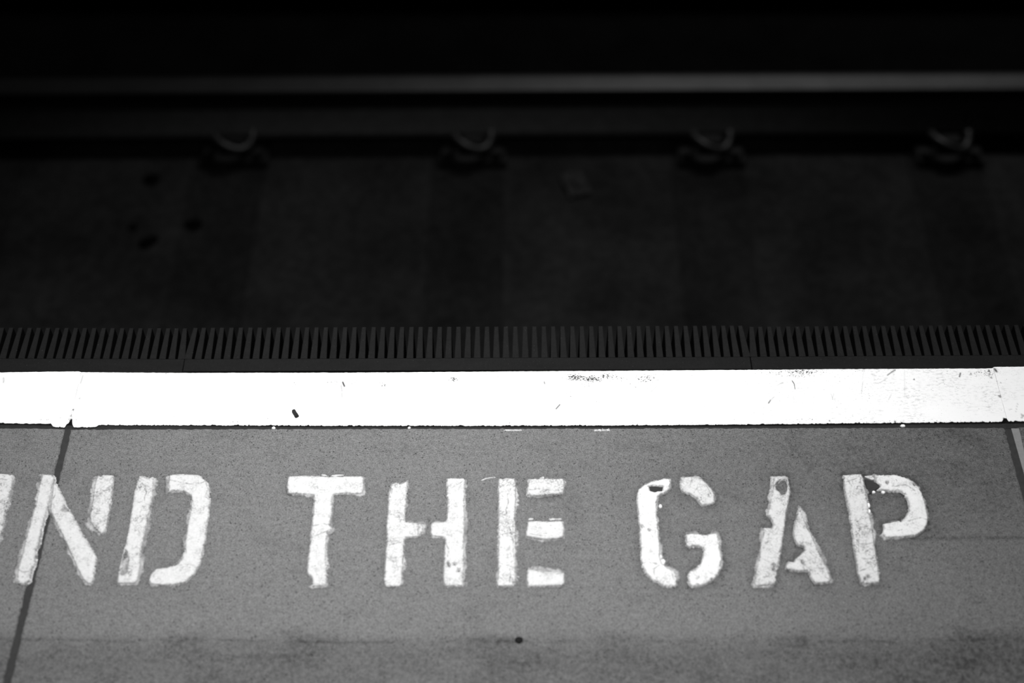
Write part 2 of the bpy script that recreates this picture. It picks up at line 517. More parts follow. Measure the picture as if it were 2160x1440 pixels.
# --- G
LET.append(('G', 'white painted stencil letter G with a dark chip at its top', [
    (3, [(1640, 200), (1654, 212), (1656, 262), (1642, 298), (1605, 318), (1570, 330), (1548, 350), (1539, 400), (1536, 500), (1550, 600),
         (1560, 700), (1566, 800), (1564, 860), (1580, 915), (1640, 958), (1690, 980), (1702, 1005), (1706, 1060), (1700, 1108), (1640, 1112),
         (1580, 1096), (1500, 1050), (1445, 992), (1414, 915), (1406, 850), (1402, 700), (1396, 600), (1386, 480), (1376, 380), (1377, 335),
         (1394, 290), (1432, 255), (1500, 222), (1570, 210), (1600, 200)],
     [[(1478, 268), (1530, 260), (1560, 268), (1592, 268), (1586, 302), (1555, 303), (1530, 312), (1488, 302)],
      [(1406, 605), (1414, 596), (1424, 604), (1418, 616)], [(1472, 636), (1478, 630), (1485, 637), (1479, 643)]], M_PAINT2, (3, -1), 0.0030),
    (3, [(1742, 192), (1770, 184), (1850, 186), (1920, 206), (1970, 250), (2006, 296), (2026, 340), (2026, 398), (2000, 414), (1922, 420),
         (1902, 402), (1872, 360), (1822, 326), (1772, 310), (1746, 290), (1740, 240)], [], M_WORN, (3, -1), 0.0026),
    (3, [(1786, 672), (1850, 666), (1960, 680), (2000, 662), (2044, 661), (2064, 700), (2070, 800), (2084, 880), (2080, 960), (2060, 1010),
         (2000, 1060), (1920, 1098), (1840, 1110), (1812, 1096), (1802, 1060), (1808, 1003), (1822, 980), (1870, 960), (1910, 920),
         (1930, 870), (1940, 805), (1930, 782), (1900, 766), (1820, 776), (1796, 766), (1786, 730)],
     [[(2000, 1052), (2012, 1046), (2022, 1058), (2010, 1062)]], M_PAINT2, (1, -4), 0.0030)],
    [('grime', [(1476, 266), (1530, 256), (1560, 266), (1596, 266), (1588, 304), (1555, 305), (1530, 314), (1486, 304)], 3),
     ('drop', (1393, 1068.5, 3.4, 4.2)), ('drop', (1399, 1185, 4.5, 6.0)), ('drop', (1394, 1175, 2.4, 4.0))]))
# --- A
LET.append(('A', 'white painted stencil letter A with peeled patches and chipped crossbar', [
    (4, [(276, 141), (330, 139), (364, 142), (372, 190), (382, 222), (370, 300), (356, 350), (346, 440), (328, 560), (312, 660), (297, 740),
         (288, 800), (270, 820), (210, 824), (162, 825), (151, 806), (160, 760), (185, 650), (196, 570), (214, 462), (240, 456), (262, 462),
         (270, 436), (256, 406), (236, 384), (240, 352), (252, 338), (256, 280), (268, 240), (274, 200)],
     [[(286, 198), (302, 176), (320, 166), (350, 155), (366, 188), (362, 214), (346, 246), (326, 252), (310, 228), (296, 222)],
      [(268, 695), (278, 688), (288, 698), (278, 708)], [(268, 720), (276, 716), (280, 726), (270, 732)],
      [(195, 400), (225, 378), (240, 386), (258, 406), (271, 436), (262, 463), (240, 458), (205, 460)]], M_WORN, (-3, 1), 0.0028),
    (4, [(432, 335), (446, 352), (480, 430), (520, 520), (560, 610), (602, 690), (628, 760), (636, 795), (624, 808), (542, 812), (525, 792),
         (510, 770), (492, 732), (430, 735), (352, 722), (357, 690), (372, 672), (400, 676), (416, 652), (440, 632), (470, 602), (464, 580),
         (430, 570), (410, 540), (401, 500), (406, 440), (420, 400), (427, 360)],
     [[(452, 675), (459, 672), (463, 684), (456, 686)],
      [(350, 600), (400, 545), (430, 571), (465, 581), (471, 602), (440, 633), (416, 653), (400, 677), (374, 671), (352, 650)]], M_WORN, (3, -2), 0.0028)], []))
# --- P
LET.append(('P', 'white painted stencil letter P with a finely crazed stem', [
    (4, [(716, 126), (828, 123), (840, 150), (856, 220), (868, 300), (880, 380), (902, 480), (918, 620), (934, 720), (944, 780), (940, 808),
         (850, 815), (826, 805), (810, 740), (790, 620), (770, 480), (745, 320), (725, 210)],
     [[(846, 778), (856, 774), (862, 786), (852, 792)], [(868, 770), (874, 766), (878, 774), (871, 778)]], M_CRACK, (3, 0), 0.0028),
    (4, [(916, 128), (960, 128), (1050, 127), (1110, 145), (1160, 175), (1200, 210), (1225, 280), (1240, 350), (1250, 400), (1246, 438),
         (1220, 478), (1170, 508), (1100, 518), (985, 522), (962, 502), (974, 470), (970, 440), (1000, 432), (1060, 421), (1108, 400),
         (1133, 350), (1128, 290), (1104, 247), (1075, 230), (1010, 225), (932, 218), (952, 204), (950, 190), (930, 176)],
     [[(986, 176), (992, 170), (999, 176), (994, 184)], [(1158, 184), (1166, 180), (1176, 190), (1166, 194)],
      [(1068, 412), (1078, 404), (1090, 412), (1078, 421)]], M_PAINT2, (-1, 0.5), 0.0030)],
    [('paint_sliver', [(850, 133), (905, 128), (914, 150), (900, 158), (880, 150), (856, 140)], 4),
     ('drop', (1842.5, 1039, 3.6, 3.2)), ('drop', (1862.5, 1039.3, 4.2, 3.2)), ('drop', (1832, 1066.5, 3.0, 5.2)), ('drop', (1833.5, 1079, 2.8, 4.8)),
     ('grime', [(850, 152), (885, 158), (930, 180), (948, 196), (930, 214), (905, 232), (880, 250), (868, 215)], 4)]))

CRACKS = {
    'I': [(1, 0, [(-60, 165), (10, 150), (60, 160)])],
    'N': [(1, 1, [(352, 215), (345, 255), (332, 290)]), (1, 0, [(120, 730), (150, 740), (185, 735)]), (1, 0, [(225, 370), (235, 362)])],
    'D': [(1, 0, [(792, 600), (800, 640), (818, 668), (806, 700), (802, 740), (775, 760)]), (1, 0, [(905, 180), (925, 240), (910, 290)]),
          (1, 0, [(860, 300), (900, 296)]), (1, 0, [(880, 210), (930, 175), (945, 190)]),
          (1, 1, [(1080, 160), (1140, 176), (1225, 184), (1270, 178), (1300, 164)]), (1, 1, [(1300, 165), (1316, 215), (1296, 262), (1322, 280)]),
          (1, 1, [(1175, 560), (1178, 625)])],
    'T': [(2, 0, [(468, 697), (510, 678), (560, 655), (625, 632)]), (2, 0, [(480, 600), (560, 575), (620, 590)]), (2, 0, [(500, 215), (520, 280)]),
          (2, 0, [(600, 690), (612, 740), (598, 790)])],
    'H': [(2, 0, [(1105, 760), (1170, 748), (1238, 730)]), (2, 0, [(1150, 290), (1135, 360)]), (2, 0, [(1252, 720), (1246, 850), (1240, 920)]),
          (2, 0, [(1366, 600), (1372, 650), (1360, 672)]), (2, 1, [(1740, 225), (1700, 250)]), (2, 1, [(1600, 740), (1625, 800), (1618, 860)])],
    'E': [(3, 0, [(205, 905), (260, 930), (300, 938), (338, 955)]), (3, 0, [(280, 330), (290, 400), (270, 460), (275, 520)]),
          (3, 0, [(285, 290), (298, 312), (308, 285)]), (3, 0, [(240, 345), (255, 372)]), (3, 0, [(300, 540), (290, 600), (320, 660), (335, 740)]),
          (3, 0, [(225, 780), (250, 770)]), (3, 0, [(300, 960), (310, 1010), (296, 1070)]), (3, 0, [(330, 560), (325, 700), (335, 860)]),
          (3, 1, [(460, 295), (560, 285), (640, 300), (720, 300)]), (3, 3, [(520, 972), (600, 1000), (740, 1004)]), (3, 2, [(470, 668), (600, 690)])],
    'G': [(3, 0, [(1405, 912), (1470, 908), (1545, 918)]), (3, 0, [(1560, 930), (1518, 965), (1516, 1010), (1545, 1050)]), (3, 0, [(1440, 263), (1480, 266)]),
          (3, 0, [(1660, 975), (1690, 1060)]), (3, 1, [(1960, 260), (2000, 330)]), (3, 2, [(1860, 1015), (1900, 1030), (1880, 1050)]),
          (3, 2, [(1830, 690), (1900, 700)])],
    'A': [(4, 0, [(272, 195), (300, 170), (330, 150)]), (4, 0, [(205, 780), (235, 770), (262, 790)]), (4, 0, [(215, 490), (210, 520)]),
          (4, 1, [(470, 450), (500, 480), (510, 500)]), (4, 1, [(465, 410), (520, 520), (560, 600)]), (4, 1, [(600, 775), (632, 790)])],
    'P': [(4, 0, [(820, 735), (870, 718), (930, 690)]), (4, 0, [(740, 150), (770, 200), (760, 235)]), (4, 0, [(735, 170), (800, 150)]),
          (4, 0, [(815, 650), (870, 660), (925, 648)]), (4, 0, [(800, 560), (850, 570), (900, 555)]), (4, 0, [(790, 440), (830, 460), (880, 450)]),
          (4, 1, [(1030, 200), (1110, 190), (1170, 230)]), (4, 1, [(1130, 420), (1200, 400), (1240, 410)]), (4, 1, [(1060, 480), (1090, 472)])],
}

LETTER_LOOPS = [cr(q[0], q[1]) for L_ in LET for q in L_[2]]

# ------------------------------------------------------------------ platform: slabs, joints
STAIN_LINE_Y = 1352


def edge_jit(n, amp, seed, step=1.0):
    t = np.arange(n) * step
    return amp * 2 * (fbm(t * 0.35, t * 0 + seed, seed, 3) - 0.5)


def line_at(px_a, px_b, y_world):
    a, b = at(*px_a), at(*px_b)
    t = (y_world - a.y) / (b.y - a.y)
    return a.x + (b.x - a.x) * t


Y_BACK = 0.02
floor = tag(mesh_obj('floor', *box_data(-1.95, 1.95, Y_BACK - 0.02, at(1080, 900).y + 0.004, -0.30, -0.0525), M_SUB),
            'platform floor of large grey concrete slabs along the white edge', kind='structure')


def stain_shade_field(PX, PY, P):
    st = np.zeros_like(PX)
    wob = 10 * (fbm(PX / 160.0, PX * 0, 3.0, 3) - 0.5)
    d = (PY - STAIN_LINE_Y - wob + 2) / (11 + 9 * fbm(PX / 90.0, PX * 0, 8.0, 2))
    amp = 0.18 + 0.42 * sstep(0.40, 0.75, fbm(PX / 130.0, PX * 0 + 2.2, 5.0, 3))
    amp *= 0.55 + 0.45 * sstep(100, 480, PX)
    st += np.where(d < 0, np.exp(-d * d), np.exp(-np.abs(d) * 0.7)) * amp
    # fine core of the score line
    st += 0.35 * np.exp(-((PY - STAIN_LINE_Y - wob) / 3.0) ** 2) * sstep(0.45, 0.6, fbm(PX / 60.0, PX * 0, 21.0, 2))
    # below the line the slab stays dirtier
    st += 0.56 * sstep(1335, 1390, PY) * (0.6 + 0.8 * fbm(PX / 120.0, PY / 50.0, 9.0, 3) - 0.2)
    # mottled dirt plus painted-in light falloff, end of wording to right joint
    r = np.exp(-(((PX - 1960) / 420) ** 2 + ((PY - 960) / 150) ** 2))
    st += 0.34 * r * (0.6 + 0.8 * fbm(PX / 70.0, PY / 40.0, 13.0, 4))
    st += 0.26 * sstep(1400, 2150, PX) * (0.5 + fbm(PX / 110.0, PY / 60.0, 17.0, 4) * 0.9)
    r2 = np.exp(-(((PX - 1450) / 330) ** 2 + ((PY - 985) / 90) ** 2))
    st += 0.14 * r2 * (0.4 + fbm(PX / 50.0, PY / 30.0, 23.0, 3))
    # faint scored line at the far right
    st += 0.4 * np.exp(-((PY - 1134) / 4.0) ** 2) * sstep(1940, 1985, PX)
    # darker band following the letter outlines, heaviest round the last word
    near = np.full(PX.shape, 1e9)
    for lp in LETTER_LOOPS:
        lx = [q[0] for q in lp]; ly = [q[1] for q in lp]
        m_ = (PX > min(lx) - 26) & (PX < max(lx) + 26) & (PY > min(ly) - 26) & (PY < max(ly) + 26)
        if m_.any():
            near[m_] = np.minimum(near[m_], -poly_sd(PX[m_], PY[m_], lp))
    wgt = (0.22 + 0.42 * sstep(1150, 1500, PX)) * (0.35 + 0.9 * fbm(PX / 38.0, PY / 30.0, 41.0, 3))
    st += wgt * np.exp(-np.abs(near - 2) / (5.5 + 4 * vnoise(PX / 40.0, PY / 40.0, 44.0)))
    # general blotches
    st += 0.16 * sstep(0.58, 0.8, fbm(PX / 45.0, PY / 35.0, 31.0, 4))
    return np.clip(st, 0, 1)


def make_slab(xl, xr, px_top, ny=330, step=0.003, seed=1.0):
    """xl, xr: functions of world y giving the slab's side edges"""
    # rows run from the groove back towards the viewer
    ys_near = np.concatenate([np.linspace(0.0, 0.47, ny - 30), np.linspace(0.47, 1.0, 31)[1:]])
    K = max(8, int((xr(0.9) - xl(0.9)) / step))
    yt = px_top
    P = np.zeros((ny, K, 3))
    jl = edge_jit(ny, 0.0011, seed); jr = edge_jit(ny, 0.0011, seed + 5)
    jt = edge_jit(K, 0.0010, seed + 9)
    for r, t in enumerate(ys_near):
        u = np.linspace(0, 1, K)
        yrow_c = None
        # top edge follows two world points
        ytop = yt[0].y + (yt[1].y - yt[0].y) * u
        yy = ytop * (1 - t) + Y_BACK * t
        x0 = xl(float(yy[0])) + jl[r]
        x1 = xr(float(yy[-1])) + jr[r]
        P[r, :, 0] = x0 + (x1 - x0) * u
        P[r, :, 1] = yy + (jt * (1 - t) ** 40)
    # a small arris on the rim
    z = np.zeros((ny, K))
    z[0, :] -= 0.0012; z[:, 0] -= 0.0012; z[:, -1] -= 0.0012
    P[:, :, 2] = z
    PX, PY = proj(P)
    return grid_slab('slab', P, -0.052, M_CON, floor, {'stain_and_shade': stain_shade_field(PX, PY, P)})


LJ_L = ((137, 902), (5, 1440)); LJ_R = ((150, 902), (21, 1440))
RJ_L = ((2119, 900), (2157, 1042)); RJ_R = ((2131, 900), (2171, 1042))
ljl = lambda y: line_at(LJ_L[0], LJ_L[1], y)
ljr = lambda y: line_at(LJ_R[0], LJ_R[1], y)
rjl = lambda y: line_at(RJ_L[0], RJ_L[1], y)
rjr = lambda y: line_at(RJ_R[0], RJ_R[1], y)
make_slab(lambda y: -1.75, ljl, (at(-1900, 899), at(137, 903)), seed=2.0)
make_slab(ljr, rjl, (at(150, 904.5), at(2119, 901)), seed=3.0, step=0.0017)
make_slab(lambda y: rjr(y) + 0.009, lambda y: 1.75, (at(2131, 900), at(4200, 893)), seed=4.0)


def strip(name, pts_l, pts_r, z, zb, mat, parent):
    n = len(pts_l)
    V = [(p[0], p[1], z) for p in pts_l] + [(p[0], p[1], z) for p in pts_r]
    V += [(p[0], p[1], zb) for p in pts_l] + [(p[0], p[1], zb) for p in pts_r]
    F = []
    for i in range(n - 1):
        F.append((i, n + i, n + i + 1, i + 1))
        F.append((i + 1, 2 * n + i + 1, 2 * n + i, i))
        F.append((n + i, 3 * n + i, 3 * n + i + 1, n + i + 1))
    F.append((0, 2 * n, 3 * n, n)); F.append((n - 1, 2 * n - 1, 4 * n - 1, 3 * n - 1))
    return mesh_obj(name, V, F, mat, parent)


ys = np.linspace(at(1080, 903).y, Y_BACK, 120)
for (fl, fr, sd) in ((ljl, ljr, 1), (rjl, rjr, 2)):
    j1 = edge_jit(120, 0.0012, sd + 40); j2 = edge_jit(120, 0.0012, sd + 50)
    strip('joint_sealant', [(fl(y) + j1[i] - 0.0012, y) for i, y in enumerate(ys)],
          [(fr(y) + j2[i] + 0.0012, y) for i, y in enumerate(ys)], -0.0016, -0.051, M_SEAL, floor)
# pale mortar arris along the right joint
j1 = edge_jit(120, 0.0015, 61)
strip('edge_mortar', [(rjr(y) + 0.0008, y) for i, y in enumerate(ys)],
      [(rjr(y) + 0.0095 + j1[i], y) for i, y in enumerate(ys)], -0.0002, -0.051, M_MORT, floor)

# ------------------------------------------------------------------ white edge: coping stones
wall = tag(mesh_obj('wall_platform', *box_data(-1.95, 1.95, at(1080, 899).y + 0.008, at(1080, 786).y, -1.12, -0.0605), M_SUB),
           'platform wall below the white painted edge', kind='structure')

FAR = [(-1900, 786), (0, 784), (110, 782.5), (166, 782), (170, 783.6), (388, 785), (720, 784.5), (1080, 782), (1440, 779.5),
       (1800, 777), (2085, 775.8), (2093, 775.2), (2098, 772.5), (2160, 772), (4200, 764)]
NEAR = [(-1900, 892), (0, 892.5), (60, 893), (107, 893), (112, 899.5), (132, 901), (136, 901), (139, 897.5), (143, 893), (146, 880),
        (152.5, 880), (152, 893), (155, 900.5), (172, 901), (186, 901), (203, 899), (208, 896), (400, 896.5), (720, 897.5), (1080, 897.5),
        (1300, 896.5), (1440, 896), (1700, 893.5), (1900, 891.5), (2060, 890), (2114, 889.5), (2117, 882), (2125, 882),
        (2127, 888.5), (2160, 888), (4200, 880)]
# each edge point as its place along the stone, joints leaning with the slab joints
FAR = sorted((x - (840 - y) * -(x - 1080) / 3900.0, y) for x, y in FAR)
NEAR = sorted((x - (840 - y) * -(x - 1080) / 3900.0, y) for x, y in NEAR)
fx_, fy_ = np.array(FAR).T
nx_, ny_ = np.array(NEAR).T

SPOTS = [(1213, 796, 24, 8, 1.0), (1248, 799, 26, 8, .95), (1278, 793, 20, 7, .75), (1232, 812, 30, 10, .45), (1300, 797, 36, 10, .5),
         (1365, 798, 36, 12, .62), (1340, 815, 34, 12, .35), (960, 799, 16, 7, .75), (1030, 791, 22, 8, .35), (806, 812, 12, 10, .6),
         (750, 805, 20, 7, .5), (615, 812, 45, 7, .42), (700, 805, 20, 6, .5), (1225, 848, 30, 25, .2), (1200, 830, 16, 22, .28),
         (1640, 786, 45, 6, .5), (1690, 784, 50, 7, .7), (1680, 792, 30, 4, .6), (1640, 825, 30, 40, .28), (1830, 828, 25, 30, .25),
         (1700, 885, 60, 8, .35), (2075, 788, 40, 10, .5), (1760, 800, 60, 20, .22), (930, 885, 80, 9, .3), (540, 794, 30, 8, .25),
         (1450, 800, 120, 20, .22), (1600, 840, 200, 60, .14), (2000, 830, 150, 50, .14), (110, 885, 60, 8, .35), (480, 888, 250, 7, .25),
         (720, 786, 700, 4, .22), (1750, 781, 400, 4, .3), (1350, 892, 500, 4, .3), (1850, 888, 250, 4, .32)]
LINES = [((1181, 853), (1173, 862), 2.0, .8), ((1671, 803), (1675, 809), 1.4, .8), ((1675, 809), (1677, 820), 1.3, .8),
         ((1621, 850), (1625, 844), 1.8, .8), ((1625, 844), (1633, 837), 1.0, .5), ((1888, 780), (1880, 785), 2.2, .6),
         ((1880, 785), (1872, 791), 1.8, .6), ((1872, 797), (1856, 807), 1.2, .25), ((1908, 780), (1908.5, 838), 1.3, .12),
         ((723, 806), (726.5, 814), 3.0, .85), ((719, 812), (722, 825), 1.2, .6), ((721, 828), (722, 838), 1.5, .5),
         ((722, 842), (724, 862), 1.0, .35), ((1371, 828), (1386, 814), 1.0, .45), ((1310, 830), (1300, 837), 1.0, .3),
         ((1753, 830), (1757, 843), 1.0, .35), ((1759, 828), (1757, 838), 1.0, .25), ((1485, 850), (1487, 860), 1.4, .25),
         ((1487, 862), (1478, 870), 1.2, .2), ((1322, 852), (1362, 886), 1.2, .14), ((1308, 868), (1294, 882), 1.1, .16),
         ((175, 792), (170, 808), 2.0, .35), ((158, 790), (150, 880), 1.0, .10), ((517, 820), (500, 890), 2.0, .06),
         ((1880, 832), (1874, 843), 1.1, .3), ((2026, 787), (2024, 794), 2.2, .7), ((2098, 778), (2102, 783), 3.2, .8),
         ((2147, 848), (2143, 868), 1.1, .25), ((2128, 864), (2135, 862), 1.1, .3), ((1823, 778), (1819, 800), 1.3, .15),
         ((1820, 805), (1817, 830), 1.6, .22), ((1051, 855), (1053, 868), 1.2, .25), ((1042, 846), (1056, 834), .9, .2),
         ((1062, 825), (1072, 817), .9, .25), ((1640, 812), (1652, 806), 1.2, .35), ((1148, 805), (1149, 809), 2.0, .6),
         ((8, 797), (7, 806), 2.2, .35)]
DOTS = [(154.5, 864, 2.2, .95), (168, 840, 1.6, .7), (157, 830, 1.4, .6), (150, 877, 3, .6), (127, 881, 2, .4), (2086, 782.5, 3.0, .85),
        (2087, 790, 2.4, .7), (2091, 796, 2.6, .55), (2109, 835, 3.6, .7), (2103, 804, 2, .35), (2111, 807, 1.8, .5), (2048, 789, 2.6, .5),
        (1928, 800, 2.0, .75), (564, 882, 1.4, .7), (583, 877, 1.3, .6), (367, 878, 1.3, .7), (1992, 809, 1.6, .3), (2120, 885, 5, .9),
        (2157, 877, 5, .5), (1750, 887, 2, .8), (1888, 889, 2.6, .9), (148, 885, 3, .8), (1075, 892, 2, .8), (1056, 890, 1.6, .6),
        (1300, 795, 1.5, .8), (1258, 847, 1.6, .6), (1263, 848, 1.4, .5), (485, 891, 1.4, .8), (525, 895, 2, .8)]


def seg_dist(PX, PY, a, b):
    ax, ay = a; bx, by = b
    dx, dy = bx - ax, by - ay
    t = np.clip(((PX - ax) * dx + (PY - ay) * dy) / (dx * dx + dy * dy), 0, 1)
    return np.hypot(PX - ax - t * dx, PY - ay - t * dy)


def make_coping(x_from, x_to, seed, step=0.0009, rows=84):
    n = int((at(x_to, 840).x - at(x_from, 840).x) / step)
    # edge points are placed in world space along the stone
    xs = np.linspace(x_from, x_to, n)
    fy = np.interp(xs, fx_, fy_) + 0.9 * (fbm(xs / 6.0, xs * 0, seed, 3) - 0.5)
    rag = (fbm(xs / 5.0, xs * 0 + 4, seed + 3, 3) - 0.5) * 1.6 + (vnoise(xs / 1.5, xs * 0, seed + 2) - 0.5) * 1.0 - 1.5 * sstep(.74, .9, vnoise(xs / 4.0, xs * 0, seed + 7))
    ny = np.interp(xs, nx_, ny_) + rag
    # the stone's joints lean with the slab joints, so shift x along the depth
    P = np.zeros((rows, n, 3))
    a = np.array([at(x, y) for x, y in zip(xs + (840 - fy) * -(xs - 1080) / 3900.0, fy)])
    b = np.array([at(x, y) for x, y in zip(xs + (840 - ny) * -(xs - 1080) / 3900.0, ny)])
    for r in range(rows):
        t = r / (rows - 1)
        P[r] = a * (1 - t) + b * t
    P[:, :, 2] += 0.0006 * (fbm(P[:, :, 0] * 14, P[:, :, 1] * 14, 1.0) - 0.5)
    P[0, :, 2] -= 0.0012
    P[-1, :, 2] -= 0.0003
    PX, PY = proj(P)
    W = np.zeros_like(PX); M = np.zeros_like(PX)
    for x, y, rx, ry, am in SPOTS:
        W = np.maximum(W, am * np.exp(-(((PX - x) / rx) ** 2 + ((PY - y) / ry) ** 2) * 0.8))
    for p, q, wd, am in LINES:
        M = np.maximum(M, min(1.0, am * 1.35) * (1 - sstep(wd * 0.15, wd * 1.15, seg_dist(PX, PY, p, q))))
    for x, y, rr, am in DOTS:
        ang = 1 + 0.35 * np.sin(3 * np.arctan2(PY - y, PX - x) + x)
        M = np.maximum(M, am * (1 - sstep(rr * 0.6 * ang, rr * 1.1 * ang, np.hypot(PX - x, PY - y))))
    W = np.clip(W * 1.2, 0, 1)
    D = 0.12 + 1.1 * sstep(1150, 1700, PX) + 0.25 * np.exp(-((PY - 790) / 14.0) ** 2)
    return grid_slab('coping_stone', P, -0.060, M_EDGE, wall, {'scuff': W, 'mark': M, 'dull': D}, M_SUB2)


make_coping(-1850, 158.6, 2.0, step=0.0016)
make_coping(158, 2112.6, 5.0)
make_coping(2112, 4100, 8.0, step=0.0016)

# sealant lying in the groove between slabs and coping
n = 420
xs = np.linspace(-1900, 4200, n)
sy0 = np.interp(xs, nx_, ny_)
sy0 = np.where((xs > 105) & (xs < 210), 897, np.interp(xs, [-1900, 0, 720, 1440, 2160, 4200], [895, 895.5, 900.6, 899.5, 892.5, 884]))
sy1 = np.interp(xs, [-1900, 137, 150, 720, 1440, 2119, 2160, 4200], [903, 904, 905, 907, 908, 903, 902, 895])
jj = 1.2 * (fbm(xs / 30.0, xs * 0, 4.0, 3) - 0.5)
strip('groove_sealant', [at(x, y + j * 1.0, -0.0022) for x, y, j in zip(xs, sy0, jj)],
      [at(x, y + 1.2, -0.0022) for x, y in zip(xs, sy1)], -0.0022, -0.051, M_SEALD, floor)

# ------------------------------------------------------------------ rubber comb gap fillers
FH = 0.075


def finger_mesh(wb, wt, L, name, c=0.0008):
    a, b = wb / 2, wt / 2
    V = []
    for z, ins in ((-FH, 0.0), (-c, 0.0), (0.0, c)):
        V += [(-a + ins, 0, z), (a - ins, 0, z), (b - ins, L - ins, z), (-b + ins, L - ins, z)]
    F = [(0, 3, 2, 1), (8, 9, 10, 11)]
    for k in range(4):
        n2 = (k + 1) % 4
        F.append((k, n2, n2 + 4, k + 4)); F.append((k + 4, n2 + 4, n2 + 8, k + 8))
    me = bpy.data.meshes.new(name)
    me.from_pydata(V, [], F)
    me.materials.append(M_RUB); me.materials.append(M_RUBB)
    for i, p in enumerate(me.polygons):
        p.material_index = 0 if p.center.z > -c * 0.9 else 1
    me.update()
    return me


def comb(jl, jr, first, last, n_slots, near, tip, label, seed):
    """jl, jr: joint pixels; first, last: pixel x of the end slots (on the slot base line near[..])"""
    zc = -0.0015
    ybase = lambda x: np.interp(x, [0, 390, 720, 1080, 1560, 2160], [755.5, 757, 756.3, 755, 752.3, 748.2])
    ytip = lambda x: tip
    A = at(first, ybase(first), zc); B = at(last, ybase(last), zc)
    if n_slots[1] is not None:                 # the section runs on past the frame
        pitch = (B - A) / n_slots[0]
        if n_slots[1] < 0:
            A = B - pitch * 57
        else:
            B = A + pitch * 57
    pitch = (B - A) / 57
    p = pitch.length
    root = empty('rubber_gap_filler', A - pitch)
    tag(root, label, 'gap filler', 'rubber comb sections along the platform edge')
    ang = math.atan2(pitch.y, pitch.x)
    root.rotation_euler = (0, 0, ang)
    slot_w = p * 0.27
    wb = p - slot_w
    wt = p * 0.455
    mid = (A + B) / 2
    mx = float(proj(np.array(mid))[0])
    tl = at(mx, tip, zc)
    L = (tl - at(mx, ybase(np.clip(mx, 0, 2160)), zc)).length
    depth = (at(mx, ybase(np.clip(mx, 0, 2160)), zc) - at(mx, near, zc)).length
    # base strip, local frame: x along the edge, y towards the track; slot k sits at x = (k+1) p
    x0 = p * 0.5 - p * 0.36
    x1 = 58 * p + p * 0.86
    bv, bf = box_data(x0, x1, -depth, 0.0004, -FH, 0.0, 0.0009)
    base = mesh_obj('base_strip', bv, bf, [M_RUB, M_RUBB], root)
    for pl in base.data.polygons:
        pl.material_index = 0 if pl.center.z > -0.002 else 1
    me = finger_mesh(wb, wt, L, 'finger')
    mee = finger_mesh(p * 0.80, wt, L, 'finger')
    for k in range(59):
        e = min(k, 58 - k)
        off = {0: 0.0031, 1: 0.0013, 2: 0.0005}.get(e, 0.0) * (1 if k < 29 else -1)
        fo = bpy.data.objects.new('finger', mee if e == 0 else me)
        C.objects.link(fo)
        fo.parent = root
        xx = (k + 0.5) * p + (p * 0.035 * (-1 if k == 0 else 1) if e == 0 else 0)
        fo.location = (xx, 0, 0)
        fo.rotation_euler = (0, 0, -math.atan2(off, L) + random.uniform(-0.006, 0.006))
    return root


comb((-800, 757), (389, 757), 14.4, 371.7, (18, -1), 782.2, 692.3,
     'black rubber comb strip at the left end, cut by the left picture border', 1)
comb((389, 757), (1583, 752), 407, 1564.6, (57, None), 781.2, 688.8,
     'middle black rubber comb strip between the two strip joints, whole in view', 2)
comb((1583, 752), (2780, 745), 1601, 2151.7, (27, 1), 775.8, 686.0,
     'black rubber comb strip at the right end, cut by the right picture border', 3)

# ------------------------------------------------------------------ painted letters
def resample(pts, step, closed=True):
    P = np.array(pts, float)
    Q = np.vstack([P, P[:1]])
    seg = np.hypot(*np.diff(Q, axis=0).T)
    s = np.concatenate([[0], np.cumsum(seg)])
    n = max(8, int(s[-1] / step))
    t = np.linspace(0, s[-1], n, endpoint=False)
    return np.stack([np.interp(t, s, Q[:, 0]), np.interp(t, s, Q[:, 1])], 1)


def smooth_loop(P, k):
    for _ in range(k):
        P = 0.25 * np.roll(P, 1, 0) + 0.5 * P + 0.25 * np.roll(P, -1, 0)
    return P


def area2(P):
    x, y = P[:, 0], P[:, 1]
    return np.sum(x * np.roll(y, -1) - np.roll(x, -1) * y)


